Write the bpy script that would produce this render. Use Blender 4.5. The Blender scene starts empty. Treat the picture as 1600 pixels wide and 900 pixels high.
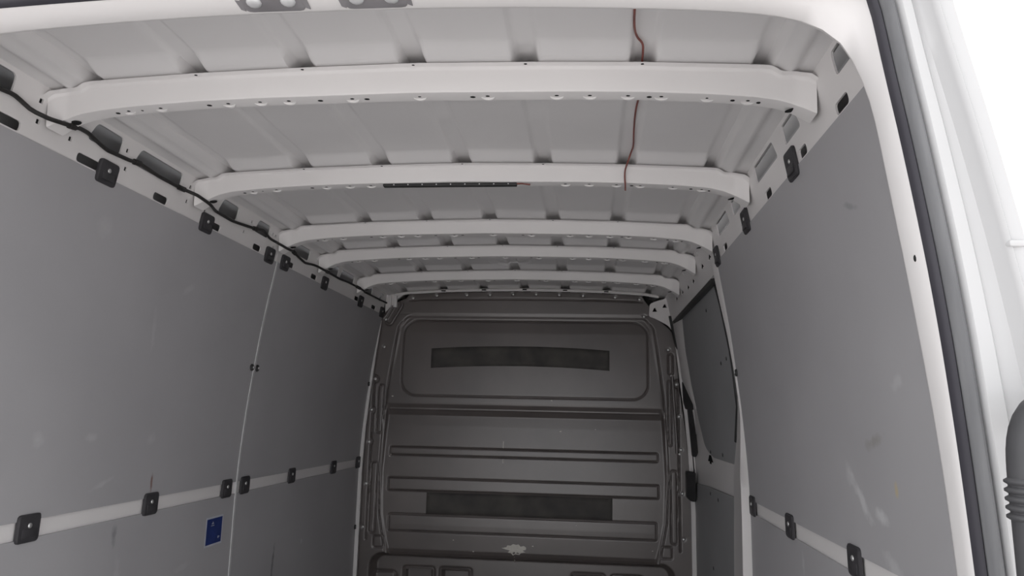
import bpy, bmesh, math, random
import numpy as np
from mathutils import Vector, Matrix
random.seed(4)
S = bpy.context.scene
COL = S.collection
PI = math.pi

# ------------------------------------------------------------------ camera
cam_d = bpy.data.cameras.new('camera'); cam = bpy.data.objects.new('camera', cam_d); COL.objects.link(cam)
cam_d.sensor_width = 36.0; cam_d.sensor_fit = 'HORIZONTAL'
cam_d.lens = 36.0 * 1161.14 / 1600.0
cam_d.clip_start = 0.02
YAW, PITCH, ROLL = (math.radians(a) for a in (5.93, 9.669, 1.314))
fw = Vector((-math.sin(YAW) * math.cos(PITCH), math.cos(YAW) * math.cos(PITCH), math.sin(PITCH)))
rt = Vector((math.cos(YAW), math.sin(YAW), 0)); up = rt.cross(fw)
r2 = math.cos(ROLL) * rt + math.sin(ROLL) * up
u2 = -math.sin(ROLL) * rt + math.cos(ROLL) * up
m = Matrix((r2, u2, -fw)).transposed().to_4x4()
m.translation = Vector((0.356, 0.0, 1.35))
cam.matrix_world = m
S.camera = cam

# ------------------------------------------------------------------ sky and exposure
W = bpy.data.worlds.new('overcast_sky'); S.world = W
W.use_nodes = True
nt = W.node_tree; bg = nt.nodes['Background']
tc = nt.nodes.new('ShaderNodeTexCoord'); sep = nt.nodes.new('ShaderNodeSeparateXYZ')
rmp = nt.nodes.new('ShaderNodeValToRGB')
nt.links.new(tc.outputs['Generated'], sep.inputs[0]); nt.links.new(sep.outputs['Z'], rmp.inputs[0])
rmp.color_ramp.elements[0].position = 0.0; rmp.color_ramp.elements[0].color = (0.93, 0.94, 0.97, 1)
rmp.color_ramp.elements[1].position = 0.7; rmp.color_ramp.elements[1].color = (1.0, 1.0, 1.0, 1)
nt.links.new(rmp.outputs[0], bg.inputs['Color'])
bg.inputs['Strength'].default_value = 1.25
sun_d = bpy.data.lights.new('sun', 'SUN'); sun = bpy.data.objects.new('sun', sun_d); COL.objects.link(sun)
sun_d.energy = 9.0; sun_d.angle = math.radians(3.0); sun_d.color = (1.0, 0.97, 0.95)
SUN_DIR = Vector((0.30, 0.68, 0.66)).normalized()      # high, ahead of the van: its open rear stands in its own shade
sun.rotation_euler = (-SUN_DIR).to_track_quat('-Z', 'Y').to_euler(); sun.location = (0, 0, 12)
S.cycles.diffuse_bounces = 10; S.cycles.max_bounces = 14
S.view_settings.view_transform = 'Standard'
S.view_settings.look = 'None'
S.view_settings.gamma = 1.0
S.view_settings.use_curve_mapping = False
S.view_settings.exposure = 0.45

# ------------------------------------------------------------------ materials
def new_mat(name):
    mt = bpy.data.materials.new(name); mt.use_nodes = True
    return mt, mt.node_tree, mt.node_tree.nodes['Principled BSDF']
def noisy(name, c0, c1, scale=6.0, rough=0.5, spec=0.5, bump=0.0, bscale=200.0, metal=0.0, stretch=None, r1=None):
    mt, n, b = new_mat(name)
    co = n.nodes.new('ShaderNodeTexCoord')
    src = co.outputs['Object']
    if stretch:
        mp = n.nodes.new('ShaderNodeMapping'); mp.inputs['Scale'].default_value = stretch
        n.links.new(src, mp.inputs[0]); src = mp.outputs[0]
    nz = n.nodes.new('ShaderNodeTexNoise'); nz.inputs['Scale'].default_value = scale; nz.inputs['Detail'].default_value = 5
    n.links.new(src, nz.inputs['Vector'])
    rp = n.nodes.new('ShaderNodeValToRGB')
    rp.color_ramp.elements[0].position = 0.35; rp.color_ramp.elements[1].position = 0.68
    rp.color_ramp.elements[0].color = (*c0, 1); rp.color_ramp.elements[1].color = (*c1, 1)
    n.links.new(nz.outputs['Fac'], rp.inputs[0]); n.links.new(rp.outputs[0], b.inputs['Base Color'])
    b.inputs['Roughness'].default_value = rough
    b.inputs['Specular IOR Level'].default_value = spec
    b.inputs['Metallic'].default_value = metal
    if bump:
        n2 = n.nodes.new('ShaderNodeTexNoise'); n2.inputs['Scale'].default_value = bscale; n2.inputs['Detail'].default_value = 3
        n.links.new(co.outputs['Object'], n2.inputs['Vector'])
        bp = n.nodes.new('ShaderNodeBump'); bp.inputs['Strength'].default_value = bump; bp.inputs['Distance'].default_value = 0.001
        n.links.new(n2.outputs['Fac'], bp.inputs['Height']); n.links.new(bp.outputs[0], b.inputs['Normal'])
    return mt

def add_spots(mt, spots):
    """Wear with a shape of its own on a flat board: soft ellipses in (depth, height), rotated, broken up by noise."""
    n = mt.node_tree; b = n.nodes['Principled BSDF']
    base = b.inputs['Base Color'].links[0].from_socket
    co = n.nodes.new('ShaderNodeTexCoord')
    nz = n.nodes.new('ShaderNodeTexNoise'); nz.inputs['Scale'].default_value = 45; nz.inputs['Detail'].default_value = 4
    n.links.new(co.outputs['Object'], nz.inputs['Vector'])
    for (y, z, ry, rz, ang, col, amt) in spots:
        mp = n.nodes.new('ShaderNodeMapping'); mp.vector_type = 'TEXTURE'
        mp.inputs['Location'].default_value = (0, y, z); mp.inputs['Rotation'].default_value = (ang, 0, 0)
        mp.inputs['Scale'].default_value = (1000, ry, rz)
        n.links.new(co.outputs['Object'], mp.inputs[0])
        ln = n.nodes.new('ShaderNodeVectorMath'); ln.operation = 'LENGTH'; n.links.new(mp.outputs[0], ln.inputs[0])
        ad = n.nodes.new('ShaderNodeMath'); ad.operation = 'MULTIPLY_ADD'; ad.inputs[1].default_value = 1.6; 
        n.links.new(nz.outputs['Fac'], ad.inputs[0]); n.links.new(ln.outputs['Value'], ad.inputs[2])
        mr = n.nodes.new('ShaderNodeMapRange'); mr.inputs[1].default_value = 1.1; mr.inputs[2].default_value = 1.9
        mr.inputs[3].default_value = amt; mr.inputs[4].default_value = 0.0
        n.links.new(ad.outputs[0], mr.inputs[0])
        mx = n.nodes.new('ShaderNodeMix'); mx.data_type = 'RGBA'
        n.links.new(mr.outputs[0], mx.inputs[0]); n.links.new(base, mx.inputs[6]); mx.inputs[7].default_value = (*col, 1)
        base = mx.outputs[2]
    n.links.new(base, b.inputs['Base Color'])

M = {}
M['paint'] = noisy('white_body_paint', (0.81, 0.79, 0.785), (0.85, 0.83, 0.825), 3.0, 0.38, 0.5)
M['roof'] = noisy('white_roof_paint', (0.76, 0.745, 0.745), (0.81, 0.795, 0.795), 2.2, 0.42, 0.5)
M['cavity'] = noisy('grey_darkened_cavity', (0.25, 0.25, 0.255), (0.32, 0.32, 0.325), 5, 0.6, 0.3)  # grey inside the body, darkened to deepen the shade in the rail openings
M['outer'] = noisy('white_gloss_toned_down', (0.555, 0.555, 0.56), (0.595, 0.595, 0.60), 2.0, 0.22, 0.5)  # same white paint, darkened against the strong light on the outer faces
PC0, PC1 = (0.42, 0.415, 0.43), (0.455, 0.45, 0.465)
M['panel_left'] = noisy('grey_phenolic_left', PC0, PC1, 2.4, 0.5, 0.45, 0.10, 260)
M['panel_right'] = noisy('grey_phenolic_right', PC0, PC1, 2.4, 0.5, 0.45, 0.10, 260)
M['panel_door'] = noisy('grey_door_board', (0.33, 0.335, 0.345), (0.36, 0.365, 0.375), 3.0, 0.5, 0.4, 0.08, 260)
pale, dark, rust, yel = (0.64, 0.64, 0.65), (0.16, 0.16, 0.165), (0.20, 0.11, 0.09), (0.55, 0.46, 0.28)
add_spots(M['panel_left'], [
    (2.086, 1.135, 0.006, 0.035, 0.08, rust, 0.9), (3.0, 0.74, 0.012, 0.10, -0.08, dark, 0.8), (1.94, 1.012, 0.012, 0.03, 0.0, dark, 0.55),
    (1.60, 1.27, 0.02, 0.018, 0.3, pale, 0.35), (1.79, 1.27, 0.025, 0.012, 0, pale, 0.3), (1.86, 1.15, 0.05, 0.008, 0.3, pale, 0.3),
    (2.05, 1.26, 0.02, 0.02, 0, pale, 0.25), (1.96, 1.56, 0.010, 0.06, 0.2, pale, 0.18), (2.09, 1.70, 0.03, 0.012, 0.5, pale, 0.25),
    (1.97, 0.90, 0.015, 0.06, 0.1, pale, 0.22), (2.30, 0.86, 0.05, 0.012, 0.1, pale, 0.2), (3.3, 0.78, 0.012, 0.012, 0, pale, 0.5),
    (1.66, 1.78, 0.03, 0.03, 0.5, pale, 0.2)])
add_spots(M['panel_right'], [
    (1.55, 1.205, 0.065, 0.016, 0.75, pale, 0.75), (1.455, 1.183, 0.035, 0.014, 0.2, pale, 0.75), (1.605, 1.25, 0.02, 0.025, 0.2, pale, 0.5),
    (1.374, 1.238, 0.008, 0.016, 0, yel, 0.8), (1.36, 1.737, 0.035, 0.007, 0.35, dark, 0.4), (1.305, 1.418, 0.03, 0.012, -0.3, pale, 0.35),
    (1.447, 1.316, 0.05, 0.012, -0.2, (0.30, 0.28, 0.26), 0.6), (1.42, 1.10, 0.05, 0.02, 0.4, pale, 0.4), (2.0, 1.0, 0.012, 0.03, 0, pale, 0.4)])
M['bulk'] = noisy('charcoal_moulded_plastic', (0.108, 0.094, 0.090), (0.140, 0.120, 0.114), 3.5, 0.32, 1.0, 0.12, 420)
M['tape'] = noisy('worn_dark_adhesive', (0.075, 0.071, 0.071), (0.115, 0.11, 0.10), 9.0, 0.75, 0.3, 0.2, 120)
M['clip'] = noisy('black_clip_plastic', (0.040, 0.039, 0.043), (0.055, 0.053, 0.058), 20, 0.55, 0.4, 0.2, 300)
M['black'] = noisy('black_plastic', (0.034, 0.034, 0.035), (0.044, 0.044, 0.045), 12, 0.5, 0.4)
M['void'] = noisy('dark_hole', (0.02, 0.02, 0.021), (0.03, 0.03, 0.03), 12, 0.9, 0.1)  # near-black colour standing for the shade inside holes
M['cable'] = noisy('black_cable_tape', (0.022, 0.021, 0.021), (0.035, 0.033, 0.032), 60, 0.6, 0.4, 0.4, 150)
M['red'] = noisy('red_wire_sheath', (0.19, 0.065, 0.055), (0.26, 0.085, 0.07), 30, 0.5, 0.4)
M['steel'] = noisy('bright_screw', (0.62, 0.62, 0.62), (0.72, 0.72, 0.72), 60, 0.35, 0.5, metal=0.75)
M['alu'] = noisy('aluminium_joint', (0.62, 0.62, 0.63), (0.72, 0.72, 0.73), 40, 0.42, 0.5, metal=0.25)
M['rubber'] = noisy('dusty_rubber', (0.16, 0.162, 0.17), (0.22, 0.222, 0.23), 8, 0.6, 0.4, 0.15, 120, stretch=(6, 6, 0.6))
M['rubber_lip'] = noisy('dark_rubber_lip', (0.040, 0.038, 0.048), (0.052, 0.05, 0.06), 8, 0.6, 0.35)
M['hose'] = noisy('grey_rubber_hose', (0.06, 0.06, 0.064), (0.085, 0.085, 0.09), 12, 0.5, 0.45)
M['blue'] = noisy('blue_print', (0.016, 0.035, 0.16), (0.022, 0.045, 0.20), 30, 0.45, 0.4)
M['white_print'] = noisy('white_print', (0.50, 0.52, 0.58), (0.58, 0.60, 0.66), 30, 0.5, 0.4)
M['smear'] = noisy('dried_cream_paint', (0.70, 0.68, 0.62), (0.80, 0.78, 0.72), 80, 0.8, 0.2)
M['lamp_dark'] = noisy('smoky_recess_plastic', (0.22, 0.21, 0.22), (0.27, 0.26, 0.27), 15, 0.4, 0.5)
M['asphalt'] = noisy('concrete_yard', (0.36, 0.355, 0.355), (0.42, 0.415, 0.415), 1.5, 0.9, 0.2, 0.4, 60)
M['floor'] = noisy('van_floor_ply', (0.26, 0.255, 0.25), (0.33, 0.325, 0.32), 3, 0.7, 0.3)

# ------------------------------------------------------------------ helpers
def link(name, me, mat, parent=None):
    o = bpy.data.objects.new(name, me); COL.objects.link(o)
    if mat is not None and len(me.materials) == 0: me.materials.append(mat)
    if parent is not None: o.parent = parent
    return o
def finish(me, smooth=True, ang=35):
    if smooth:
        me.polygons.foreach_set('use_smooth', [True] * len(me.polygons))
        me.set_sharp_from_angle(angle=math.radians(ang))
    me.update()
def mesh(name, verts, faces, mat, parent=None, smooth=True, ang=35, fix=True):
    me = bpy.data.meshes.new(name); me.from_pydata([tuple(map(float, v)) for v in verts], [], faces); me.update()
    if fix:
        bm = bmesh.new(); bm.from_mesh(me); bmesh.ops.recalc_face_normals(bm, faces=bm.faces); bm.to_mesh(me); bm.free()
    finish(me, smooth, ang)
    return link(name, me, mat, parent)
def bm_obj(name, bm, mat, parent=None, smooth=True, ang=35):
    me = bpy.data.meshes.new(name); bmesh.ops.recalc_face_normals(bm, faces=bm.faces); bm.to_mesh(me); bm.free()
    finish(me, smooth, ang)
    return link(name, me, mat, parent)
def grid(name, P, mat, parent=None, ang=35, smooth=True):
    """P: (rows, cols, 3) array -> sheet"""
    r, c = P.shape[:2]
    idx = np.arange(r * c).reshape(r, c)
    f = np.stack([idx[:-1, :-1], idx[:-1, 1:], idx[1:, 1:], idx[1:, :-1]], -1).reshape(-1, 4)
    me = bpy.data.meshes.new(name)
    me.vertices.add(r * c); me.vertices.foreach_set('co', P.astype(np.float32).ravel())
    me.loops.add(f.size); me.loops.foreach_set('vertex_index', f.astype(np.int32).ravel())
    me.polygons.add(len(f)); me.polygons.foreach_set('loop_start', np.arange(0, f.size, 4, dtype=np.int32))
    me.update(calc_edges=True); me.validate()
    finish(me, smooth, ang)
    return link(name, me, mat, parent)
def loft(name, rings, mat, parent=None, closed=False, caps=False, ang=35, smooth=True):
    n = len(rings[0]); V = [p for r in rings for p in r]; F = []
    for i in range(len(rings) - 1):
        for j in range(n if closed else n - 1):
            k = (j + 1) % n
            F.append((i * n + j, i * n + k, (i + 1) * n + k, (i + 1) * n + j))
    if caps:
        F.append(tuple(range(n))[::-1]); F.append(tuple(range((len(rings) - 1) * n, len(rings) * n)))
    return mesh(name, V, F, mat, parent, smooth, ang)
def resample(pts, n):
    p = np.array(pts, float); d = np.r_[0, np.cumsum(np.linalg.norm(np.diff(p, axis=0), axis=1))]
    t = np.linspace(0, d[-1], n)
    return np.stack([np.interp(t, d, p[:, i]) for i in range(p.shape[1])], 1)
def smooth_path(pts, n, it=2):
    p = np.array(pts, float)
    for _ in range(it):
        q = [p[0]]
        for a, b in zip(p[:-1], p[1:]): q += [0.75 * a + 0.25 * b, 0.25 * a + 0.75 * b]
        q.append(p[-1]); p = np.array(q)
    return resample(p, n)
def tube(name, pts, rad, mat, parent=None, seg=10, caps=True):
    p = [Vector(q) for q in pts]; n = len(p)
    rr = rad if hasattr(rad, '__len__') else [rad] * n
    rings = []; ref = None
    for i in range(n):
        t = (p[min(i + 1, n - 1)] - p[max(i - 1, 0)]).normalized()
        if ref is None: ref = t.orthogonal().normalized()
        ref = (ref - t * ref.dot(t)).normalized(); bi = t.cross(ref)
        rings.append([p[i] + rr[i] * (math.cos(a) * ref + math.sin(a) * bi) for a in [2 * math.pi * k / seg for k in range(seg)]])
    return loft(name, rings, mat, parent, closed=True, caps=caps, ang=50)
def rrect(x0, x1, y0, y1, r, n=4):
    o = []
    for cx, cy, a in ((x1 - r, y1 - r, 0), (x0 + r, y1 - r, 90), (x0 + r, y0 + r, 180), (x1 - r, y0 + r, 270)):
        for k in range(n + 1):
            t = math.radians(a + 90 * k / n); o.append((cx + r * math.cos(t), cy + r * math.sin(t)))
    return o
def round_poly(pts, r, n=3):
    o = []; N = len(pts)
    for i in range(N):
        a, b, c = Vector(pts[i - 1]), Vector(pts[i]), Vector(pts[(i + 1) % N])
        d1, d2 = (a - b), (c - b); q = min(r, d1.length * 0.45, d2.length * 0.45)
        s, e = b + d1.normalized() * q, b + d2.normalized() * q
        for k in range(n + 1):
            t = k / n; o.append(tuple((1 - t) ** 2 * s + 2 * t * (1 - t) * b + t * t * e))
    return o
def plate(name, outline, fmap, nrm, depth, mat, parent=None, holes=(), lip=None, ang=30, bevel=0.0):
    """Flat sheet in 2D with holes cut through, placed by fmap(a, b) -> 3D, thickened by depth along -nrm(outwards)."""
    bm = bmesh.new(); es = []; nrm = Vector(nrm)
    for lp in [outline, *holes]:
        d = depth if lp is outline or lip is None else lip
        f = [bm.verts.new(fmap(*q)) for q in lp]
        bk = [bm.verts.new(Vector(fmap(*q)) + nrm * d) for q in lp]
        for i in range(len(lp)):
            j = (i + 1) % len(lp)
            es.append(bm.edges.new((f[i], f[j])))
            bm.faces.new((f[i], f[j], bk[j], bk[i]))
    bmesh.ops.triangle_fill(bm, use_beauty=True, use_dissolve=False, edges=es)
    return bm_obj(name, bm, mat, parent, True, ang)
def box_bm(bm, c, s, rot=None, bev=0.0):
    mt = Matrix.Translation(c) @ (rot.to_4x4() if rot else Matrix.Identity(4)) @ Matrix.Diagonal((*s, 1))
    r = bmesh.ops.create_cube(bm, size=1, matrix=mt)
    if bev:
        es = list({e for v in r['verts'] for e in v.link_edges})
        bmesh.ops.bevel(bm, geom=es, offset=bev, segments=2, affect='EDGES', profile=0.5)
def box(name, c, s, mat, parent=None, rot=None, bev=0.0):
    bm = bmesh.new(); box_bm(bm, c, s, rot, bev); return bm_obj(name, bm, mat, parent)
def prism(name, outline, fmap, nrm, depth, mat, parent=None, ang=30, inset=0.0, rise=0.0):
    """Closed solid from a 2D outline; the face at fmap is slightly domed when inset is given."""
    bm = bmesh.new(); nrm = Vector(nrm)
    a = [Vector(fmap(*q)) for q in outline]; c = sum(a, Vector()) / len(a)
    rings = []
    if inset: rings.append([p + (c - p).normalized() * inset - nrm * rise for p in a])
    rings += [a, [p + nrm * depth for p in a]]
    vs = [[bm.verts.new(p) for p in r] for r in rings]; n = len(a)
    bm.faces.new(vs[0]); bm.faces.new(vs[-1][::-1])
    for r0, r1 in zip(vs[:-1], vs[1:]):
        for i in range(n): bm.faces.new((r0[i], r0[(i + 1) % n], r1[(i + 1) % n], r1[i]))
    return bm_obj(name, bm, mat, parent, True, ang)
def dome(name, c, axis, r, h, mat, parent=None, seg=10, squash=1.0, side=None):
    """Low button head: base centre c, pointing along axis."""
    ax = Vector(axis).normalized(); u = Vector(side).normalized() if side else ax.orthogonal().normalized(); v = ax.cross(u); c = Vector(c)
    rings = []
    for k, (a, b) in enumerate(((1, 0), (0.95, 0.55), (0.65, 0.9), (0.2, 1.0))):
        rings.append([c + ax * h * b + r * a * (math.cos(t) * u * squash + math.sin(t) * v) for t in [2 * math.pi * i / seg for i in range(seg)]])
    return loft(name, rings, mat, parent, closed=True, caps=True, ang=60)
def tag(o, label=None, cat=None, group=None, kind=None):
    if label: o['label'] = label
    if cat: o['category'] = cat
    if group: o['group'] = group
    if kind: o['kind'] = kind
    return o
def struct(o, label=None): return tag(o, label, None, None, 'structure')
def empty(name, loc):
    o = bpy.data.objects.new(name, None); COL.objects.link(o); o.location = loc; o.empty_display_size = 0.05
    return o
def adopt(child, parent):
    """parent keeping the child's place (parents here carry location only)"""
    child.parent = parent; child.matrix_parent_inverse = Matrix.Translation(parent.location).inverted()
    return child

# ------------------------------------------------------------------ body section
ZP = np.array([-0.1, 0.77, 1.02, 1.15, 1.266, 1.40, 1.497, 1.60, 1.655, 1.771, 1.893, 1.95, 2.2])
XP = np.array([.892, .892, .892, .889, .882, .871, .860, .848, .841, .823, .803, .793, .75])
def prof(z): return float(np.interp(z, ZP, XP))
def railx(z): return 0.812 - 0.2 * (z - 1.86)
YR, YF = 0.965, 4.12          # rear and front ends of the load space

# ground and van floor
struct(box('floor', (0, 2.6, -0.03), (1.92, 3.4, 0.06), M['floor']), 'dark ply load floor of the van')
struct(box('ground', (0, 0, -0.70), (80, 80, 0.1), M['asphalt']), 'pale concrete ground under the van')
struct(box('light_blocker_front', (0, 4.32, 1.03), (1.92, 0.03, 2.14), M['black']), 'added dark closure that blocks light behind the bulkhead')  # unseen sheet added to stop daylight leaking past the bulkhead

# ------------------------------------------------------------------ side walls
def board(name, side, y0, y1, z0, z1, mat, parent, off=0.0, thick=0.008, pf=prof):
    zs = np.linspace(z0, z1, max(3, int((z1 - z0) / 0.04)))
    rings = []
    for y in (y0, y1):
        ring = [(side * (pf(z) + off), y, z) for z in zs] + [(side * (pf(z) + off + thick), y, z) for z in zs[::-1]]
        rings.append(ring)
    return loft(name, rings, mat, parent, closed=True, caps=True, ang=30)
def skin(name, side, mat):
    zs = list(np.linspace(-0.06, 1.95, 30))
    sec = lambda o_: [(prof(z) + o_, z) for z in zs] + [(0.785 + o_, 2.03), (0.755 + o_, 2.06), (0.74, 2.062)]
    return loft(name, [[(side * x, y, z) for x, z in sec(o_)] for y, o_ in ((YR, .028), (1.15, .058), (4.31, .058))], mat, ang=30)
wl = struct(skin('wall_left', -1, M['cavity']), 'left body side of the van')
wr = struct(skin('wall_right', 1, M['cavity']), 'right body side of the van')

def fm(side): return lambda y, z: (side * railx(z), y, z)
def rail(side, y0, y1, holes, parent, z0=1.86):
    n = Vector((side * 1.0, 0, 0.2)).normalized()
    return plate('rail', [(y0, z0), (y1, z0), (y1, 2.022), (y0, 2.022)], fm(side), n, 0.03, M['paint'], parent, holes, lip=0.004)
def opening(y0, y1, sl0=0.02, sl1=0.01, z0=1.955, z1=2.0, r=0.012):
    return round_poly([(y0 + sl0 * 0, z0), (y1, z0), (y1, z1), (y0 + sl0, z1)], r)
def slot(y0, y1, z0=1.897, z1=1.918): return round_poly([(y0, z0), (y1, z0), (y1, z1), (y0, z1)], 0.009)
def sq(y, z, s=0.0052): return [(y - s, z - s), (y + s, z - s), (y + s, z + s), (y - s, z + s)]
def tri(y, z, s=0.012): return [(y - s, z - s * 0.7), (y + s, z - s * 0.7), (y + s * 0.2, z + s), (y - s * 0.2, z + s)]
def cross3(y, z, s=0.011):
    return [((a - y) * 3.4 + y, b) for a, b in cross3_(y, z, s)]
def cross3_(y, z, s): return [(y - s, z - s * .5), (y - .3 * s, z - s * .5), (y - .3 * s, z - s), (y + .3 * s, z - s), (y + .3 * s, z - s * .5), (y + s, z - s * .5), (y + .3 * s, z + s), (y - .3 * s, z + s)]
small = [(1.366, 1.977), (1.374, 1.935), (1.474, 1.935), (1.677, 1.934), (1.665, 1.977), (1.965, 1.977), (1.967, 1.935), (2.07, 1.935), (2.366, 1.979), (2.33, 1.936), (2.54, 1.979), (2.563, 1.978), (2.568, 1.936), (2.673, 1.937), (2.986, 1.978)]
left_holes = [opening(1.20, 1.29), opening(1.522, 1.642), opening(1.697, 1.915), opening(2.138, 2.262), opening(2.395, 2.507), opening(2.735, 2.903), opening(3.115, 3.267), opening(3.293, 3.495), opening(3.685, 3.815), opening(3.95, 4.038)]
left_holes += [slot(a, b) for a, b in ((1.22, 1.336), (1.508, 1.60), (1.812, 1.880), (2.10, 2.182), (2.416, 2.477), (2.70, 2.78), (2.969, 3.034), (3.565, 3.633), (3.86, 3.94))]
left_holes += [sq(y, z) for y, z in small]
right_holes = [opening(1.21, 1.288), opening(1.515, 1.635), opening(1.703, 1.916), opening(2.127, 2.237), opening(2.297, 2.495)]
right_holes += [slot(a, b) for a, b in ((1.265, 1.329), (1.514, 1.566), (1.812, 1.872), (2.12, 2.17), (2.405, 2.461))]
right_holes += [cross3(2.728, 1.935), cross3(2.9, 1.935), sq(2.939, 1.995, .008), sq(3.354, 1.995, .008), cross3(3.167, 1.925), cross3(3.327, 1.926), cross3(3.513, 1.935), cross3(3.736, 1.939), tri(3.929, 1.985)]
rail(-1, YR, 4.085, left_holes, wl)
for y, z in small: box('hole_dark', (-(railx(z) + .006), y, z), (.003, .018, .018), M['void'], wl)  # dark pad behind each small opening stands in for its shade
for y, z in ((2.728, 1.935), (2.9, 1.935), (2.939, 1.995), (3.354, 1.995), (3.167, 1.925), (3.327, 1.926), (3.513, 1.935), (3.736, 1.939), (3.929, 1.985)):
    box('hole_dark', (railx(z) + .0065, y, z), (.002, .10, .04), M['void'], wr)  # dark backing supplies the shade of the header openings
rail(1, YR, 4.20, right_holes, wr, 1.868)

# white inner frame seen as a stripe between the boards
board('stripe', -1, YR, 4.085, 1.035, 1.105, M['paint'], wl, off=0.006, thick=0.02)
board('stripe', 1, YR, 2.64, 1.035, 1.105, M['paint'], wr, off=0.006, thick=0.02)
# grey boards
for (y0, y1) in ((YR + 0.004, 2.6215), (2.6305, 4.085)):
    board('panel', -1, y0, y1, 0.0, 1.051, M['panel_left'], wl)
    board('panel', -1, y0, y1, 1.0915, 1.893, M['panel_left'], wl)
board('panel', 1, YR + 0.004, 2.600, 0.0, 1.051, M['panel_right'], wr)
board('panel', 1, YR + 0.004, 2.600, 1.0915, 1.893, M['panel_right'], wr)
# aluminium joint between the two left boards
js = board('joint_strip', -1, 2.6205, 2.6315, 0.0, 1.894, M['alu'], wl, off=-0.003, thick=0.011); js['label'] = 'thin aluminium strip'
board('joint_cap', -1, 2.614, 2.632, 1.894, 1.925, M['paint'], wl, off=-0.001, thick=0.006, pf=lambda z: railx(z))

# ------------------------------------------------------------------ roof sheet
BY = [1.376, 1.979, 2.586, 3.001, 3.539]
RIBX = [-0.463, -0.233, 0.0, 0.229, 0.460]
def sstep(a, b, x):
    t = np.clip((x - a) / (b - a), 0, 1); return t * t * (3 - 2 * t)
def bow_top(x):      # height of the bow's upper flange
    x = np.abs(x)
    return np.interp(x, [0, .25, .46, .6, .69, .707, .723, .75, .775, .80], [2.046, 2.042, 2.036, 2.029, 2.024, 2.022, 2.0105, 2.009, 2.001, 1.975])
def roof_z(x, y):
    ax = np.abs(x)
    zt = np.interp(ax, [0, .25, .46, .6, .69, .80], [2.046, 2.042, 2.036, 2.029, 2.025, 2.017]) + 0.003
    hi = zt + 0.017
    d = np.full(np.broadcast(x, y).shape, 9.0); ctr = np.full(d.shape, 0.3)
    for i, b in enumerate(BY + [0.93, 4.12]):
        dd = np.where(y < b, b - y, np.maximum(0, (y - b - 0.09)))
        dd = np.where((y >= b) & (y <= b + 0.09), 0, dd); d = np.minimum(d, dd)
    low = 1 - sstep(0.006, 0.062, d)                       # the sheet dips to meet each bow
    rib = np.zeros(d.shape)
    for rx in RIBX: rib = np.maximum(rib, 1 - sstep(0.018, 0.028, np.abs(x - rx)))
    rib = np.maximum(rib, 1 - sstep(0.012, 0.026, np.abs(ax - 0.693)))
    z = hi - 0.017 * low * (1 - rib) - 0.001 * low * rib
    z = z + rib * 0.0075 * (1 - sstep(0.17, 0.34, d))       # pressed channels fade out mid bay
    # outer gutter bead and ledge
    gut = np.interp(ax, [.705, .722, .735, .742, .755, .775, .80], [0, -.004, -.013, -.012, -.004, -.008, -.012])
    base_out = np.interp(ax, [.705, .735, .80], [2.027, 2.022, 2.018])
    z = np.where(ax > 0.705, np.minimum(z, base_out) + gut, z)
    # round pressing in the fourth bay
    rr = np.sqrt((x + 0.01) ** 2 + ((y - 3.42) / 0.8) ** 2)
    z = z + 0.006 * (sstep(0.105, 0.090, rr) if False else (1 - sstep(0.090, 0.105, rr))) - 0.008 * (1 - sstep(0.055, 0.075, rr))
    return z
xs = np.unique(np.r_[np.linspace(-0.786, 0.786, 300)])
ys = np.unique(np.r_[np.linspace(0.93, 4.31, 300), *[np.linspace(b - 0.07, b + 0.004, 16) for b in BY]])
XX, YY = np.meshgrid(xs, ys)
ceil = struct(grid('ceiling', np.stack([XX, YY, roof_z(XX, YY)], -1), M['roof'], ang=60), 'white pressed steel roof sheet')

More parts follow.
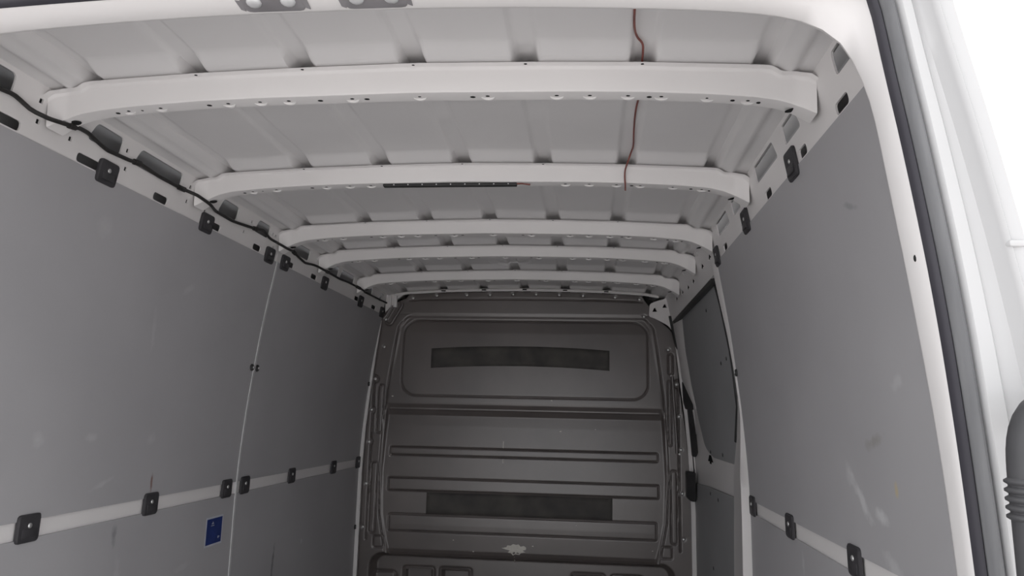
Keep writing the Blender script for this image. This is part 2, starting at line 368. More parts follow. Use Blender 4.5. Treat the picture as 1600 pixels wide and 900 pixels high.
# ------------------------------------------------------------------ roof bows
def bow_bot(x):
    x = np.abs(x)
    return np.interp(x, [0, .33, .46, .60, .68, .72, .745, .76, .772, .783, .79], [1.9925, 1.988, 1.984, 1.976, 1.968, 1.961, 1.953, 1.946, 1.938, 1.930, 1.927])
bxs = np.unique(np.r_[np.linspace(-.66, .66, 34), np.linspace(.66, .788, 22), -np.linspace(.66, .788, 22)])
HOLES = [-.655, -.602, -.449, -.205, -.105, .119, .477, .640, .690]
DIMPLES = [-.628, -.556, -.405, -.335, -.272, -.135, .008, .150, .291, .358, .434, .500, .590, .668]
DB = [0, .006, .006, .010, .010]
bow_lab = ['broad white roof bow nearest the rear opening', 'white roof bow carrying the thin black light strip', 'white roof bow just in front of the light strip bow, third from the rear',
           'white roof bow second nearest the dark bulkhead', 'white roof bow closest to the dark bulkhead']
for i, b in enumerate(BY):
    rings = []
    for x in bxs:
        zt = float(bow_top(x)); zb = float(bow_bot(x)) + DB[i] * (1 - sstep(.68, .78, abs(x)))
        zt2 = max(zt - .004, zb + .012)
        out = sstep(.75, .79, abs(x)) * 0.012
        sec = [(0 - out, zt), (.0145 - out, zt - .001), (.018 - out, zt2 - .001), (.0195 - out, zt2 - .005), (.0225 - out, zb + .0045), (.0245 - out, zb + .001), (.029 - out, zb),
               (.062, zb), (.066, zb + .004), (.070, zt2), (.074, zt - .001), (.092, zt)]
        rings.append([(x, b + dy, z) for dy, z in sec])
    bow = tag(loft('roof_bow', rings, M['paint'], ang=28), bow_lab[i], 'roof bow', 'roof bows across the ceiling')
    dz = DB[i]
    for x in (-.752, .752):
        dome('hole_dark', (x, b + .047, float(bow_bot(x)) + .001), (0.28 * (1 if x < 0 else -1), 0, -1), .012, .0015, M['void'], bow, 12, 1.25, (1, 0, .2))
    for x in HOLES:
        dome('hole_dark', (x, b + .046, float(bow_bot(x)) + dz + .0005), (0, 0, -1), .0055, .0008, M['void'], bow, 8, 1.25, (1, 0, 0))
    for x in DIMPLES:
        zz_ = float(bow_bot(x)) + dz
        bs = tube('dimple_crescent', [(x + .0145 * math.cos(a), b + .042 + .0135 * math.sin(a), zz_ - .0002) for a in np.linspace(.12 * PI, .88 * PI, 9)], [.0008, .002, .0028, .0032, .0033, .0032, .0028, .002, .0008], M['paint'], bow, 6)  # raised crescent shaped to catch light like a recessed dimple's far wall
        dome('hole_dark', (x, b + .042, zz_ + .0004), (0, 0, -1), .004, .0007, M['void'], bs, 6, 1.3, (1, 0, 0))
    for x in RIBX:
        dome('hole_dark', (x, b + .008, float(bow_top(x)) - .0005), (0, 0, -1), .003, .0008, M['void'], bow, 6, 1.2, (1, 0, 0))

# front header over the bulkhead
hx = np.linspace(-.74, .74, 40)
hz = np.interp(np.abs(hx), [0, .25, .46, .66, .74], [2.036, 2.033, 2.027, 2.015, 2.002])
th = struct(loft('trim_1', [[(x, 4.085, z - .004), (x, 4.08, z + .006), (x, 4.085, z + .012), (x, 4.13, z + .013)] for x, z in zip(hx, hz)], M['paint'], ang=30), 'white roof flange above the bulkhead')
for x in (-.456, -.226, .003, .229, .456):
    box('notch', (x, 4.0795, float(np.interp(abs(x), hx[20:], hz[20:])) + .004), (.024, .003, .006), M['void'], th)

# ------------------------------------------------------------------ bulkhead
def xl(z): return np.interp(z, [.2, .8, 1.02, 1.266, 1.497, 1.655, 1.771, 1.88, 1.905, 1.943, 1.981, 2.007, 2.04], [-.905, -.905, -.900, -.885, -.862, -.843, -.826, -.812, -.800, -.772, -.742, -.68, -.655])
def xr(z): return np.interp(z, [.2, .8, 1.02, 1.266, 1.497, 1.655, 1.771, 1.80, 1.83, 1.86, 1.885, 1.905, 1.925, 1.962, 1.99, 2.04], [.905, .905, .900, .880, .850, .836, .829, .822, .80, .765, .728, .705, .694, .694, .676, .648])
SCREW = [(-.794, 1.714), (-.836, 1.532), (-.848, 1.36), (-.853, 1.184), (-.856, .958), (-.861, .727), (.794, 1.718), (.809, 1.575), (.836, 1.531), (.847, 1.36), (.854, 1.185), (.858, .959), (.861, .726),
         (-.639, 1.995), (-.502, 2.011), (-.328, 2.015), (-.196, 2.017), (-.065, 2.021), (.066, 2.021), (.196, 2.019), (.328, 2.015), (.506, 2.007), (.640, 1.996), (-.794, 1.871), (.664, 1.90)]
def sd_rr(x, z, x0, x1, z0, z1, r):
    cx, cz, hx_, hz_ = (x0 + x1) / 2, (z0 + z1) / 2, (x1 - x0) / 2, (z1 - z0) / 2
    qx, qz = np.abs(x - cx) - hx_ + r, np.abs(z - cz) - hz_ + r
    return np.minimum(np.maximum(qx, qz), 0) + np.hypot(np.maximum(qx, 0), np.maximum(qz, 0)) - r
def line(d, w, depth): return depth * np.exp(-(d / w) ** 2)
MZ = np.array([.2, .54, .562, .60, .62, .75, .9, 1.15, 1.28, 1.335, 1.352, 1.398, 1.412, 1.43, 1.60, 1.80, 1.865, 1.878, 1.893, 1.91, 1.985, 2.0, 2.06])
MH = np.array([.070, .078, .074, .022, .014, .008, .008, .018, .026, .031, .022, .000, -.002, -.002, .002, .007, .012, .012, .005, .002, .0, .0, .0])
def bulk_h(x, z):
    ax = np.abs(x)
    xb = np.interp(z, [.2, .58, .665, .8, 1.03, 1.25, 1.46, 1.70, 1.83, 1.875, 1.9, 2.05], [.72, .725, .748, .775, .787, .778, .766, .735, .715, .685, .66, .66])
    main = np.interp(z, MZ, MH)
    mcol = sstep(-.004, .022, xb - ax)
    mcol = np.where(z > 1.90, sstep(-.02, .10, .74 - ax) * 1.0, mcol)
    h = main * mcol
    # box recess at the foot
    rec = sd_rr(x, z, -.815, .812, -.2, .597, .07)
    h = np.where(z < .66, np.maximum(h * (1 - sstep(.60, .56, z)), .074 * (1 - sstep(-.028, .006, rec))) , h)
    h = h + line(np.where((z < 1.86) & (z > .60), ax - xb, 9), .0042, .007)
    h = h + line(sd_rr(x, z, -.685, .684, 1.445, 1.866, .085), .0038, .0065)
    for (hw0, z0, z1) in ((.734, 1.118, 1.161), (.736, .928, .995), (.722, .714, .802)):
        sd = sd_rr(x, z, -hw0, hw0, z0, z1, .009)
        h = h + line(sd, .0036, .0075)
    h = h - line(np.where(ax < .745, z - 1.369, 9), .0035, .0035)
    h = h + line(np.where(ax < .66, z - (1.993 - .012 * (ax / .66) ** 2), 9), .004, .006)
    # bead beside the screws on each column
    reg = .843 - ax
    for sx, sz in SCREW[:13]:
        if abs(sx) > .83: reg = np.minimum(reg, np.hypot(ax - abs(sx), z - sz) - .019)
    h = h + line(np.where((z > .66) & (z < 1.56), reg, 9), .0042, .009)
    # raised panels on the columns
    h = h + line(sd_rr(x, z, -.815, -.783, 1.235, 1.50, .014), .0038, .006) + line(sd_rr(x, z, -.832, -.797, .70, 1.075, .014), .0038, .006)
    h = h + line(sd_rr(x, z, .793, .818, 1.585, 1.695, .012), .0038, .008) + line(sd_rr(x, z, .790, .808, 1.205, 1.55, .009), .0038, .006) + line(sd_rr(x, z, .798, .830, .70, 1.075, .014), .0038, .006)
    for s in (-1, 1):
        h = h + line(sd_rr(x, z, min(s * .745, s * .80), max(s * .745, s * .80), .625, .685, .008), .0038, .005) * (ax > .74)
    # pocket in the top left corner
    a = np.array([-.772, 1.862]); bb = np.array([-.722, 1.952]); pa = np.stack([x - a[0], z - a[1]], -1); ba = bb - a
    t = np.clip((pa @ ba) / (ba @ ba), 0, 1); dp = np.hypot(pa[..., 0] - t * ba[0], pa[..., 1] - t * ba[1])
    h = h + .008 * (1 - sstep(.011, .017, dp)) + line(dp - .022, .005, .007)
    # openings of the lower box
    for x0, x1, z1 in ((-.640, -.474, .516), (-.436, -.268, .518), (.28, .45, .518), (.49, .65, .516)):
        sd = sd_rr(x, z, x0, x1, .3, z1, .012)
        h = h + line(sd, .006, .010) + .045 * (1 - sstep(-.018, -.010, sd))
    h = h + line(sd_rr(x, z, -.80, -.684, .3, .489, .02), .006, .012)
    for sx, sz in SCREW: h = h + line(np.hypot(x - sx, z - sz), .009, .004)
    return h
BYY = 4.12
rows, cols = 560, 520
zz0 = np.linspace(.2, 2.034, rows)[:, None]; sv = np.linspace(0, 1, cols)[None, :]
bx = xl(zz0) + (xr(zz0) - xl(zz0)) * sv
bz = zz0 - .018 * (bx / .66) ** 2 * sstep(1.90, 2.03, zz0)
by_ = BYY + bulk_h(bx, bz)
bulk = tag(grid('bulkhead', np.stack([bx, by_, bz], -1), M['bulk'], ang=70), 'charcoal moulded bulkhead panel closing the front of the load space', 'bulkhead')
sc_me = None
def bh(x, z): return BYY + float(bulk_h(np.array([[x]]), np.array([[z]]))[0, 0])
for sx, sz in SCREW:
    if sc_me is None:
        s0 = dome('screw', (0, 0, 0), (0, -1, 0), .0085, .005, M['steel'], bulk, 8); sc_me = s0.data
    else:
        s0 = bpy.data.objects.new('screw', sc_me); COL.objects.link(s0); s0.parent = bulk
    s0.location = (sx, bh(sx, sz) - .002, sz)
# dark rod with a bright end screw on the right column
tube('rod', [(.812, bh(.812, 1.57) - .006, 1.575), (.824, bh(.824, 1.36) - .006, 1.36), (.832, bh(.83, 1.16) - .006, 1.165)], .0085, M['bulk'], bulk, 8)
dome('screw', (.846, bh(.846, 1.163) - .001, 1.163), (0, -1, 0), .008, .005, M['steel'], bulk, 8)
# scrapes and a paint smear
def smear(name, pts, mat, y_off=.0012, thick=.001):
    bm = bmesh.new(); vs = [bm.verts.new((x, bh(x, z) - y_off, z)) for x, z in pts]
    bk = [bm.verts.new((x, bh(x, z) - y_off + thick, z)) for x, z in pts]
    n = len(pts); c = bm.verts.new((sum(p[0] for p in pts) / n, 0, sum(p[1] for p in pts) / n)); c.co.y = bh(c.co.x, c.co.z) - y_off - .0006
    for i in range(n):
        bm.faces.new((vs[i], vs[(i + 1) % n], c)); bm.faces.new((vs[i], bk[i], bk[(i + 1) % n], vs[(i + 1) % n]))
    o = bm_obj(name, bm, mat, bulk, False); o['label'] = 'cream paint smear'; return o
smear('paint_smear', [(-.098, .645), (-.072, .650), (-.066, .660), (-.048, .659), (-.036, .668), (-.02, .664), (-.006, .667), (.004, .656), (.022, .660), (.034, .652), (.033, .640), (.016, .636), (.030, .628), (.006, .622), (-.002, .612), (-.022, .616), (-.036, .608), (-.046, .620), (-.064, .624), (-.052, .634), (-.074, .638)], M['smear'])
smear('paint_smear', [(-.031, .60), (-.026, .60), (-.027, .560), (-.031, .562)], M['smear'])
smear('paint_smear', [(-.104, 1.205), (-.099, 1.205), (-.100, 1.165), (-.104, 1.168)], M['smear'])
smear('paint_smear', [(-.102, 1.110), (-.098, 1.110), (-.099, 1.085), (-.102, 1.088)], M['smear'])
for (x, z, s) in ((-.73, 1.437, .006), (.16, 1.43, .006), (.21, 1.265, .006), (.40, 1.28, .003), (-.73, 1.116, .004), (-.735, 1.108, .005), (-.25, .62, .005), (.07, .66, .005), (.70, .66, .004), (.30, .775, .003), (-.36, .675, .004)):
    smear('paint_smear', [(x - s, z), (x - .3 * s, z + .7 * s), (x + s, z + .3 * s), (x + .4 * s, z - .6 * s)], M['smear'])

def strip(name, x0, x1, z0, z1, bow_, label):
    P = []
    for t in np.linspace(-.5, .5, 5)[:, None]:
        xx = np.linspace(x0, x1, 40); zc = (z0 + z1) / 2 + t * (z1 - z0) + bow_ * (1 - ((xx - (x0 + x1) / 2) / ((x1 - x0) / 2)) ** 2)
        P.append(np.stack([xx, BYY + bulk_h(xx[None], zc.reshape(1, -1))[0] - .0022, zc.ravel()], -1))
    o = grid(name, np.array(P), M['tape'], ang=60)
    sm = o.modifiers.new('thickness', 'SOLIDIFY'); sm.thickness = .0018; sm.offset = 0
    return tag(o, label, 'strip')
strip('adhesive_strip', -.519, .475, 1.598, 1.708, .018, 'curved dark adhesive strip inside the upper window panel of the bulkhead')
strip('adhesive_strip', -.515, .491, .8075, .920, .002, 'straight worn dark adhesive strip between the lower ribs of the bulkhead')

# white body edges beside the bulkhead
def edge_strip(name, side, zs, xo, wid, y, mat, label):
    rings = []
    for z, a, w in zip(zs, xo, wid):
        rings.append([(side * a, y, z), (side * (a - w), y - .002, z), (side * (a - w), y + .012, z), (side * a, y + .012, z)])
    return struct(loft(name, rings, mat, closed=True, caps=True, ang=30), label)
zs = [.1, .6, .85, 1.02, 1.266, 1.497, 1.655, 1.771, 1.86]
edge_strip('trim_2', -1, zs, [prof(z) + .004 for z in zs], [.024, .023, .022, .021, .019, .017, .013, .009, .004], 4.088, M['paint'], 'white body edge left of the bulkhead')
zr = [.1, .6, .85, 1.02, 1.2, 1.364, 1.54, 1.70, 1.80]
edge_strip('trim_3', 1, zr, [.922, .922, .922, .918, .908, .892, .868, .846, .832], [.022, .022, .022, .022, .021, .019, .017, .012, .006], 4.105, M['paint'], 'white body edge right of the bulkhead')
edge_strip('trim_4', 1, zr, [.937, .937, .937, .933, .923, .91, .90, .89, .88], [.008] * 9, 4.118, M['paint'], 'second narrow white body edge right of the bulkhead')
# white corner brackets at the top of the bulkhead
fy = lambda x, z: (x, 4.125, z)
pl = struct(plate('trim_5', [(-.80, 1.90), (-.772, 1.935), (-.735, 1.985), (-.70, 2.012), (-.70, 2.03), (-.80, 2.03)], fy, (0, 1, 0), .02, M['paint']), 'white corner bracket top left of the bulkhead')
for x0, x1 in ((-.775, -.764), (-.752, -.730)):
    box('rib', ((x0 + x1) / 2, 4.118, 1.975), (x1 - x0, .02, .07), M['paint'], pl, bev=.003)
struct(plate('trim_6', round_poly([(.690, 1.90), (.72, 1.89), (.79, 1.85), (.838, 1.79), (.838, 2.03), (.80, 2.03), (.775, 1.995), (.73, 1.985), (.695, 1.97)], .012), lambda x, z: (x, 4.112 - .25 * max(0, x - .72), z), (0, 1, 0), .015, M['paint'], None,
             [tri(.722, 1.935, .013), tri(.775, 1.955, .012)]), 'white corner bracket top right of the bulkhead')

# ------------------------------------------------------------------ sliding door on the right
pf_out = lambda z: prof(z) + .036
bm = bmesh.new()
D = empty('door_1', (.92, 3.4, 0)); struct(D, 'closed sliding door in the right side with grey boards')
# door inner sheet, white
adopt(board('door_sheet', 1, 2.70, 4.30, -.04, 1.93, M['paint'], None, off=.040, thick=.006), D)
def dmap(y, z): return ((prof(z) + .030), y, z)
def cboard(name, outline, mat, fmap, depth, parent):
    """board following the curve of the side: triangulated by rows in height"""
    p = np.array(outline); z0, z1 = p[:, 1].min(), p[:, 1].max(); n = 48; rows_ = []
    for z in np.linspace(z0 + 1e-4, z1 - 1e-4, n):
        ys_ = []
        for a, b in zip(p, np.roll(p, -1, 0)):
            if (a[1] - z) * (b[1] - z) < 0: ys_.append(a[0] + (b[0] - a[0]) * (z - a[1]) / (b[1] - a[1]))
        y0, y1 = min(ys_), max(ys_)
        f = [fmap(y, z) for y in np.linspace(y0, y1, 6)]
        rows_.append(f + [(q[0] + depth, q[1], q[2]) for q in f[::-1]])
    return adopt(loft(name, rows_, mat, None, closed=True, caps=True, ang=40), parent)
upper = round_poly([(2.74, 1.85), (2.77, 1.877), (3.83, 1.874), (3.885, 1.84), (3.965, 1.68), (3.93, 1.52), (3.835, 1.36), (3.70, 1.222), (3.50, 1.181), (2.80, 1.181), (2.735, 1.22)], .05, 5)
cboard('panel', upper, M['panel_door'], dmap, .008, D)
cboard('panel', [(2.70, 0.05), (4.10, 0.05), (4.10, 1.027), (2.80, 1.060), (2.70, 1.060)], M['panel_door'], dmap, .008, D)
# white door edge ahead of the upper board, angled inwards to catch light
ez = np.linspace(1.40, 1.868, 24)
ey0 = np.interp(ez, [1.36, 1.52, 1.68, 1.76, 1.84, 1.87], [3.835, 3.93, 3.965, 3.94, 3.885, 3.86])
ey1 = np.interp(ez, [1.40, 1.55, 1.87], [3.885, 4.068, 4.068]); eo = np.interp(ez, [1.40, 1.55, 1.87], [.026, .005, .005])
adopt(loft('door_edge', [[(prof(z) + .031, a - .01, z), (prof(z) + .024, a + .012, z), (prof(z) + o_, b, z), (prof(z) + o_ + .004, b + .012, z), (prof(z) + .035, b + .014, z)] for z, a, b, o_ in zip(ez, ey0, ey1, eo)], M['paint'], ang=40), D)
# raised white edge beside the boards
def ridge(pts, r, mat, name, off):
    return adopt(tube(name, [((prof(z) + off), y, z) for y, z in pts], r, mat, None, 8), D)
ridge([(2.80, .2), (2.80, 1.0)], .008, M['paint'], 'pressing', .032)
# black seal around the aperture, its broad band standing for the gap's dark shadow
ridge([(2.905, 1.27), (2.80, 1.40), (2.785, 1.52), (2.785, 1.60), (2.815, 1.766), (2.85, 1.86), (2.90, 1.89)], .007, M['black'], 'seal', .028)
adopt(board('seal', 1, 2.80, 4.12, 1.853, 1.906, M['black'], None, off=.006, thick=.02), D)
sealf = [(4.075, 1.90), (4.085, 1.85), (4.10, 1.76), (4.115, 1.70)]
ridge(sealf, [.020, .018, .012, .004], M['black'], 'seal', .010)
# small fixings in the boards
for (y, z) in ((3.147, 1.799), (2.897, 1.579), (3.02, 1.57), (3.539, 1.203), (3.228, 1.205), (3.607, 1.012), (3.404, 1.005), (3.565, .692)):
    adopt(dome('fixing', (prof(z) + .031, y, z), (-1, 0, 0), .009, .003, M['black'], None, 8), D)
adopt(prism('fixing', cross3(3.62, 1.165, .02), lambda y, z: (prof(z) + .038, y, z), (1, 0, 0), .004, M['void']), D)
# black lock housing at the front edge of the door, with its pale lever
ly = lambda x, z: (x, 4.095 - (x - .86) * 1.2, z)
def latch(name, pts, mat, y=0., d=.03):
    o = prism(name, round_poly(pts, .008), lambda x, z: (x, ly(x, z)[1] + y, z), (0, 1, 0), d, mat, None, 30, .004, .004); return adopt(o, D)
latch('latch_housing', [(.862, 1.545), (.874, 1.545), (.938, 1.42), (.944, 1.398), (.902, 1.394), (.876, 1.40), (.866, 1.44)], M['black'])
latch('latch_housing', [(.885, 1.402), (.905, 1.402), (.918, 1.27), (.945, 1.255), (.940, 1.22), (.920, 1.155), (.903, 1.155), (.893, 1.30)], M['black'])
lv = latch('latch_lever', [(.905, 1.398), (.928, 1.398), (.948, 1.29), (.945, 1.258), (.925, 1.262)], M['paint'], -.012); lv['label'] = 'pale door lever'
latch('latch_block', [(.874, 1.078), (.913, 1.078), (.913, .93), (.889, .93), (.874, .945)], M['black'], -.02, .06)

# door pillar between the right boards and the sliding door
pz = np.array([.0, .6, .82, .97, 1.16, 1.25, 1.363, 1.515, 1.652, 1.784, 1.90, 1.95])
py = np.array([2.768, 2.768, 2.764, 2.758, 2.745, 2.70, 2.642, 2.642, 2.668, 2.700, 2.712, 2.715])
zi = np.linspace(.0, 1.90, 50); yi = np.interp(zi, pz, py)
oi = np.interp(zi, [0, 1.05, 1.20, 1.36, 1.95], [.027, .026, .018, .006, .005])
fi = np.interp(zi, [0, .76, .93, 1.15, 1.27, 1.433, 1.583, 1.766, 1.9], [3.08, 3.08, 3.06, 3.02, 2.91, 2.795, 2.785, 2.81, 2.85])
rings = []
for z, y, o_, f_ in zip(zi, yi, oi, fi):
    p_ = prof(z); ye = y * (1 - o_ / (p_ - .356))
    rings.append([(p_ + .004, 2.592, z), (p_ - .001, 2.602, z), (p_ - o_ + .001, ye - .004, z), (p_ - o_ + .001, ye + .003, z), (p_ - o_ + .006, ye + .012, z), (p_ + .030, f_, z), (p_ + .040, f_ + .004, z)])
o = loft('pillar', rings, M['paint'], wr, ang=30)

# ------------------------------------------------------------------ panel clips
def make_clip(side, y, z, label, group, w=.070, h=.062, pf=prof):
    x = pf(z); dxdz = (pf(z + .02) - pf(z - .02)) / .04
    e = tag(prism('panel_clip', round_poly([(-w / 2, -h / 2), (w / 2, -h / 2), (w / 2, h / 2), (-w / 2, h / 2)], .010), lambda a, b: (side * (dxdz * b - .0035), a, b), (side, 0, 0), .005, M['clip'], None, 30, .004, .0025), label, 'clip', group)
    e.location = (side * x, y, z)
    box('raised_pad', (-side * .0052, 0, -h * .18), (.0035, w * .62, h * .34), M['clip'], e, bev=.0012)
    dome('screw', (-side * .0055, 0, h * .10), (-side, 0, 0), .0062, .0035, M['steel'], e, 10)['label'] = 'bright screw head'
    return e
LY = [1.615, 2.092, 2.550, 2.690, 3.130, 3.660, 4.058]
tl = ['large black clip on the left upper rail, nearest the rear', 'black clip on the left upper rail, second from the rear', 'black clip just behind the joint strip on the left upper rail', 'black clip just ahead of the joint strip on the left upper rail',
      'black clip on the left upper rail, third from the bulkhead', 'black clip on the left upper rail, second from the bulkhead', 'black clip in the top corner between left rail and bulkhead']
ml = ['large black clip on the left white stripe, nearest the rear', 'black clip below the rusty scratch on the left white stripe', 'black clip on the left white stripe above the blue sticker', 'black clip just ahead of the joint strip on the left white stripe',
      'black clip on the left white stripe, third from the bulkhead', 'black clip on the left white stripe, second from the bulkhead', 'black clip at the bulkhead end of the left white stripe']
for i, y in enumerate(LY):
    make_clip(-1, y, 1.9025, tl[i], 'clips along the left upper rail', .072, .056, lambda z: min(prof(z), railx(z)) if z > 1.9 else prof(z))
    make_clip(-1, y, 1.0745, ml[i], 'clips along the left white stripe')
RY = [1.615, 2.100, 2.572]
tr = ['black clip on the right upper rail, nearest the rear', 'black clip on the right upper rail, middle of three', 'black clip on the right upper rail beside the sliding door pillar']
mr_ = ['black clip on the right white stripe, nearest the rear', 'black clip on the right white stripe, middle of three', 'black clip on the right white stripe against the door pillar']
for i, y in enumerate(RY):
    make_clip(1, y, 1.9055, tr[i], 'clips along the right upper rail', .072, .066, lambda z: min(prof(z), railx(z)) if z > 1.9 else prof(z))
    make_clip(1, y - (.02 if i == 2 else 0), 1.0765, mr_[i], 'clips along the right white stripe')
# small round push rivets
for (s, y, z, lb) in ((-1, 2.603, 1.498, 'small black push rivet just behind the joint strip, halfway up'), (-1, 2.647, 1.498, 'small black push rivet just ahead of the joint strip, halfway up'),
                      (-1, 4.071, 1.501, 'small black push rivet beside the bulkhead, upper left board'), (-1, 4.071, .733, 'small black push rivet beside the bulkhead, lower left board'), (1, 2.588, 1.507, 'small black push rivet on the right board beside the door pillar')):
    rv = tag(dome('push_rivet', (0, 0, 0), (-s, 0, 0), .013, .008, M['black'], None, 12), lb, 'rivet', 'push rivets in the wall boards')
    rv.location = (s * (prof(z) - .0005), y, z)
    dome('pin', (-s * .0075, 0, 0), (-s, 0, 0), .005, .002, M['alu'], rv, 8)

# ------------------------------------------------------------------ blue sticker
y0, y1, z0, z1 = 2.432, 2.548, .895, .990
sk = tag(prism('sticker', [(y0, z0), (y1, z0), (y1, z1), (y0, z1)], lambda y, z: (-(prof(z) - .0006), y, z), (-1, 0, 0), .0004, M['white_print']), 'blue rectangular sticker with pale border on the lower left board', 'sticker')
b_ = .006
prism('print', [(y0 + b_, z0 + b_), (y1 - b_, z0 + b_), (y1 - b_, z1 - b_), (y0 + b_, z1 - b_)], lambda y, z: (-(prof(z) - .0010), y, z), (-1, 0, 0), .0003, M['blue'], sk)['label'] = 'blue printed field'
for (a, b, c, d) in ((2.470, 2.484, .966, .969), (2.466, 2.488, .960, .962), (2.475, 2.480, .970, .973), (2.518, 2.524, .915, .922), (2.526, 2.530, .918, .921)):
    prism('mark', [(a, c), (b, c), (b, d), (a, d)], lambda y, z: (-(prof(z) - .0013), y, z), (-1, 0, 0), .0002, M['white_print'], sk)

# ------------------------------------------------------------------ wiring
cp = [(1.00, 1.955), (1.12, 1.952), (1.20, 1.953), (1.263, 1.955), (1.291, 1.959), (1.314, 1.954), (1.343, 1.947), (1.388, 1.949), (1.434, 1.956), (1.457, 1.96), (1.482, 1.964), (1.515, 1.965), (1.552, 1.957), (1.59, 1.951), (1.639, 1.954), (1.676, 1.956), (1.714, 1.962), (1.803, 1.957), (1.913, 1.958), (1.98, 1.963), (2.049, 1.959), (2.12, 1.949), (2.227, 1.947), (2.278, 1.951), (2.382, 1.961), (2.452, 1.972), (2.515, 1.957), (2.631, 1.955), (2.722, 1.958), (2.794, 1.948), (2.868, 1.94), (2.967, 1.952), (3.123, 1.952), (3.296, 1.952), (3.432, 1.959), (3.564, 1.959), (3.666, 1.954), (3.812, 1.957), (4.0, 1.960), (4.10, 1.962)]
def over(y):   # the cable swings clear of each bow foot
    return min(1.0, sum(math.exp(-((y - b - .04) / .075) ** 4) for b in BY))
def dense(p, n=200): return [tuple(q) for q in resample(p, n)]
cpath = smooth_path([(-(railx(z) - .0045 - .030 * over(y)), y - .03 * over(y), z - .015 * over(y)) for y, z in dense(cp)], 260, 1)
cb = tag(tube('cable', cpath, .0048, M['cable'], None, 8), 'black taped cable running along the left upper rail', 'cable')
for y in (1.43, 1.70, 1.91, 2.395, 2.745, 3.05, 3.50):
    k = int(np.argmin(np.abs(cpath[:, 1] - y))); tube('tape_wrap', cpath[max(0, k - 1):k + 2], .0078, M['cable'], cb, 8)
wz = lambda x, y: float(roof_z(np.array([[x]]), np.array([[y]]))[0, 0]) - .004
w1 = [(x, y, wz(x, y)) for x, y in ((.432, .99), (.433, 1.10), (.434, 1.215), (.438, 1.285), (.446, 1.325), (.459, 1.345))] + [(.460, 1.372, 2.050), (.460, 1.40, 2.047)]
w2 = [(.462, 1.42, 2.020), (.466, 1.475, 2.030)] + [(x, y, wz(x, y)) for x, y in ((.468, 1.58), (.464, 1.66), (.468, 1.80), (.474, 1.90), (.470, 1.945))] + [(.459, 1.972, 2.030), (.456, 1.990, 2.024)]
w2 += [(.455, 1.9935, 2.010), (.4555, 1.995, 1.995), (.457, 1.998, 1.982), (.457, 2.003, 1.968)]
wi = tag(tube('wire', smooth_path(w1 + w2, 160, 2), .0023, M['red'], None, 6), 'thin red wire hanging along the roof to the second bow', 'wire')
zb1 = float(bow_bot(0.0)) + DB[1]
ls = tag(box('light_strip', (-.039, 1.979 + .036, zb1 - .006), (.386, .017, .009), M['black'], bev=.002), 'thin black light strip under the second roof bow', 'light')
for x in np.linspace(-.20, .13, 9):
    dome('diode', (x, 1.979 + .0275, zb1 - .006), (0, -1, 0), .0022, .001, M['alu'], ls, 6)
tube('lead', [(.150, 2.012, zb1 - .005), (.17, 2.011, zb1 - .005), (.192, 2.012, zb1 - .008)], .0022, M['red'], ls, 6)['label'] = 'short red lead'

# ------------------------------------------------------------------ rear portal, seal, corner pillar
half_in = [(.800, -.04), (.800, .8), (.794, 1.0), (.785, 1.178), (.775, 1.33), (.754, 1.515), (.735, 1.66), (.724, 1.745), (.714, 1.788), (.695, 1.836), (.676, 1.856), (.652, 1.874), (.620, 1.884), (.594, 1.890), (.51, 1.900), (.337, 1.910), (.158, 1.916), (0, 1.917)]
half_se = [(.800, -.04), (.796, .8), (.792, 1.0), (.783, 1.188), (.774, 1.342), (.760, 1.507), (.737, 1.684), (.722, 1.779), (.709, 1.874), (.70, 1.896), (.675, 1.900), (.64, 1.902), (.594, 1.904), (.51, 1.910), (.337, 1.918), (.158, 1.923), (0, 1.924)]
NP = 90
hi_ = smooth_path(half_in, NP, 2); hs_ = smooth_path(half_se, NP, 2)
def full(h): return np.r_[h, (h * [-1, 1])[::-1][1:]]
IN, SE = full(hi_), full(hs_)
def normals(c):
    t = np.gradient(c, axis=0); n = np.stack([t[:, 1], -t[:, 0]], 1); return n / np.linalg.norm(n, axis=1)[:, None]
NI, NS = normals(IN), normals(SE)
def ring_pts(k):
    i, s, n, ni = IN[k], SE[k], NS[k], NI[k]
    z = s[1]; ed = .031 + max(0, 1.842 - z) * .050
    P = lambda q, a, y, nn: (q[0] + nn[0] * a, y, q[1] + nn[1] * a)
    mid = i * .55 + s * .45
    return [P(i, .13, .985, ni), P(i, .012, .968, ni), P(i, .002, .960, ni), P(i, 0, .953, ni), (mid[0], .930, mid[1]), P(s, -.001, .914, n), P(s, .0015, .908, n), P(s, .006, .904, n),
            P(s, .022, .900, n), P(s, .0235, .885, n), P(s, .027, .881, n), P(s, .027 + .30 * ed, .880, n), P(s, .031 + .30 * ed, .885, n), P(s, .038 + ed - .0255, .882, n), P(s, .038 + ed - .0195, .864, n), P(s, .038 + ed - .0175, .858, n), P(s, .038 + ed - .0145, .856, n), P(s, .038 + ed - .0125, .859, n),
            P(s, .038 + ed - .002, .8555, n), P(s, .038 + ed, .8552, n), P(s, .038 + ed + .003, .885, n), P(s, .038 + ed + .010, .94, n), P(s, .038 + ed + .02, 1.05, n)]
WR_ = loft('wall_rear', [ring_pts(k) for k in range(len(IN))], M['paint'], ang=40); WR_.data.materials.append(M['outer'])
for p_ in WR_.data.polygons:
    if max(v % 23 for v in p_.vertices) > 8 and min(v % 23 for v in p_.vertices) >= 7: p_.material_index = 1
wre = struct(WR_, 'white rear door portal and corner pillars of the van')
def seal_rings(sec): return [[(SE[k][0] + NS[k][0] * a, y, SE[k][1] + NS[k][1] * a) for a, y in sec] for k in range(len(SE))]
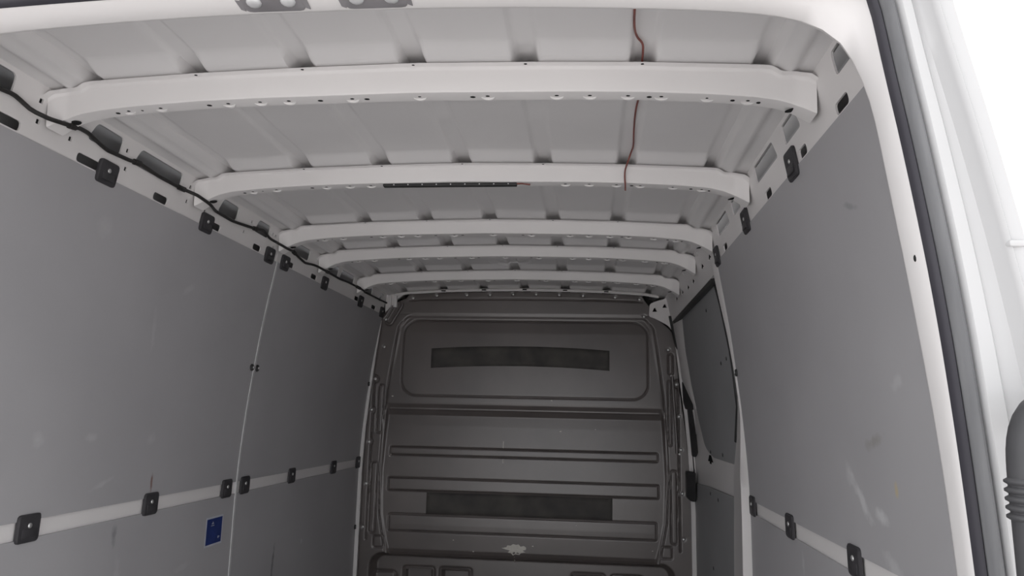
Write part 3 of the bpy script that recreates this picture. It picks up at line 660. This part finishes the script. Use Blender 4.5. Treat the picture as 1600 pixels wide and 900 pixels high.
sl = tag(loft('door_seal', seal_rings([(.0072, .9030), (.0075, .8935), (.009, .889), (.0115, .883), (.015, .8805), (.0185, .8825), (.0212, .889), (.0217, .8995)]), M['rubber'], ang=50), 'black rubber door seal around the rear opening', 'seal')
loft('inner_lip', seal_rings([(-.0006, .9085), (-.0002, .899), (.0025, .895), (.0055, .894), (.0072, .896), (.0072, .9032)]), M['rubber_lip'], sl, ang=40)
# chips and holes in the reveal
for (x, y, z, r) in ((.731, .93, 1.712, .004), (.751, .93, 1.549, .003), (.7765, .93, 1.328, .0045)):
    dome('hole_dark', (x + .0015, y, z), (-1, 0, 0), r, .002, M['void'], wre, 8, 1.6, (0, 0, 1))
for (x, z) in ((-.22, 1.940), (.45, 1.925)):
    dome('hole_dark', (x, .936, z), (0, -.6, -1), .005, .0015, M['void'], wre, 8, 1.3, (1, 0, 0))
# recessed fastener plates in the header
nh = Vector((0, -.16, -.987)).normalized(); sd = nh.cross(Vector((1, 0, 0))).normalized()
if sd.z < 0: sd = -sd
def frame_at(c): return lambda a, b: tuple(Vector(c) + Vector((1, 0, 0)) * a + sd * b)
for (cx, cz, lb) in ((-.0925, 1.9185, 'smoky rectangular recess with two bright fasteners, left of the pair in the rear header'), (.0565, 1.9185, 'smoky rectangular recess with two bright fasteners, right of the pair in the rear header')):
    c = Vector((cx, .930, cz)); f = frame_at(c)
    e = tag(prism('header_recess', round_poly([(-.045, -.020), (.045, -.020), (.045, .03), (-.045, .03)], .010), f, -nh, .006, M['lamp_dark'], None, 30, .003, .001), lb, 'recess', 'recesses in the rear header')
    for a in (-.025, .025): dome('fastener', f(a, .002), nh, .011, .006, M['alu'], e, 12)
    for a in (-.048, .048):
        prism('spring_tab', [(a - .003, -.014), (a + .003, -.018), (a + .004, .004), (a - .004, .006)], f, -nh, .004, M['lamp_dark'], e)
# hinge ledge on the outer corner pillar
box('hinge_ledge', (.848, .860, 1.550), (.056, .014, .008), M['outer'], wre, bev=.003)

# ------------------------------------------------------------------ rubber cable conduit by the door hinge
cpts = [(.796, .80, .90), (.797, .80, 1.10), (.796, .80, 1.22), (.7945, .80, 1.30), (.796, .80, 1.335), (.806, .802, 1.358), (.822, .806, 1.366), (.845, .815, 1.366), (.88, .84, 1.36)]
path = smooth_path(cpts, 60, 2)
hz_ = tag(tube('cable_conduit', path, .0235, M['hose'], None, 20), 'dark grey rubber cable conduit with bellows beside the rear corner pillar', 'conduit')
for k in range(5):
    z = 1.262 + k * .0085
    rr_ = [[( .7955 + r * math.cos(t), .80 + r * math.sin(t), z + dz_) for t in [2 * math.pi * i / 24 for i in range(24)]] for r, dz_ in ((.023, -.004), (.0275, -.0012), (.0275, .0012), (.023, .004))]
    loft('bellows_ring', rr_, M['hose'], hz_, closed=True, ang=70)
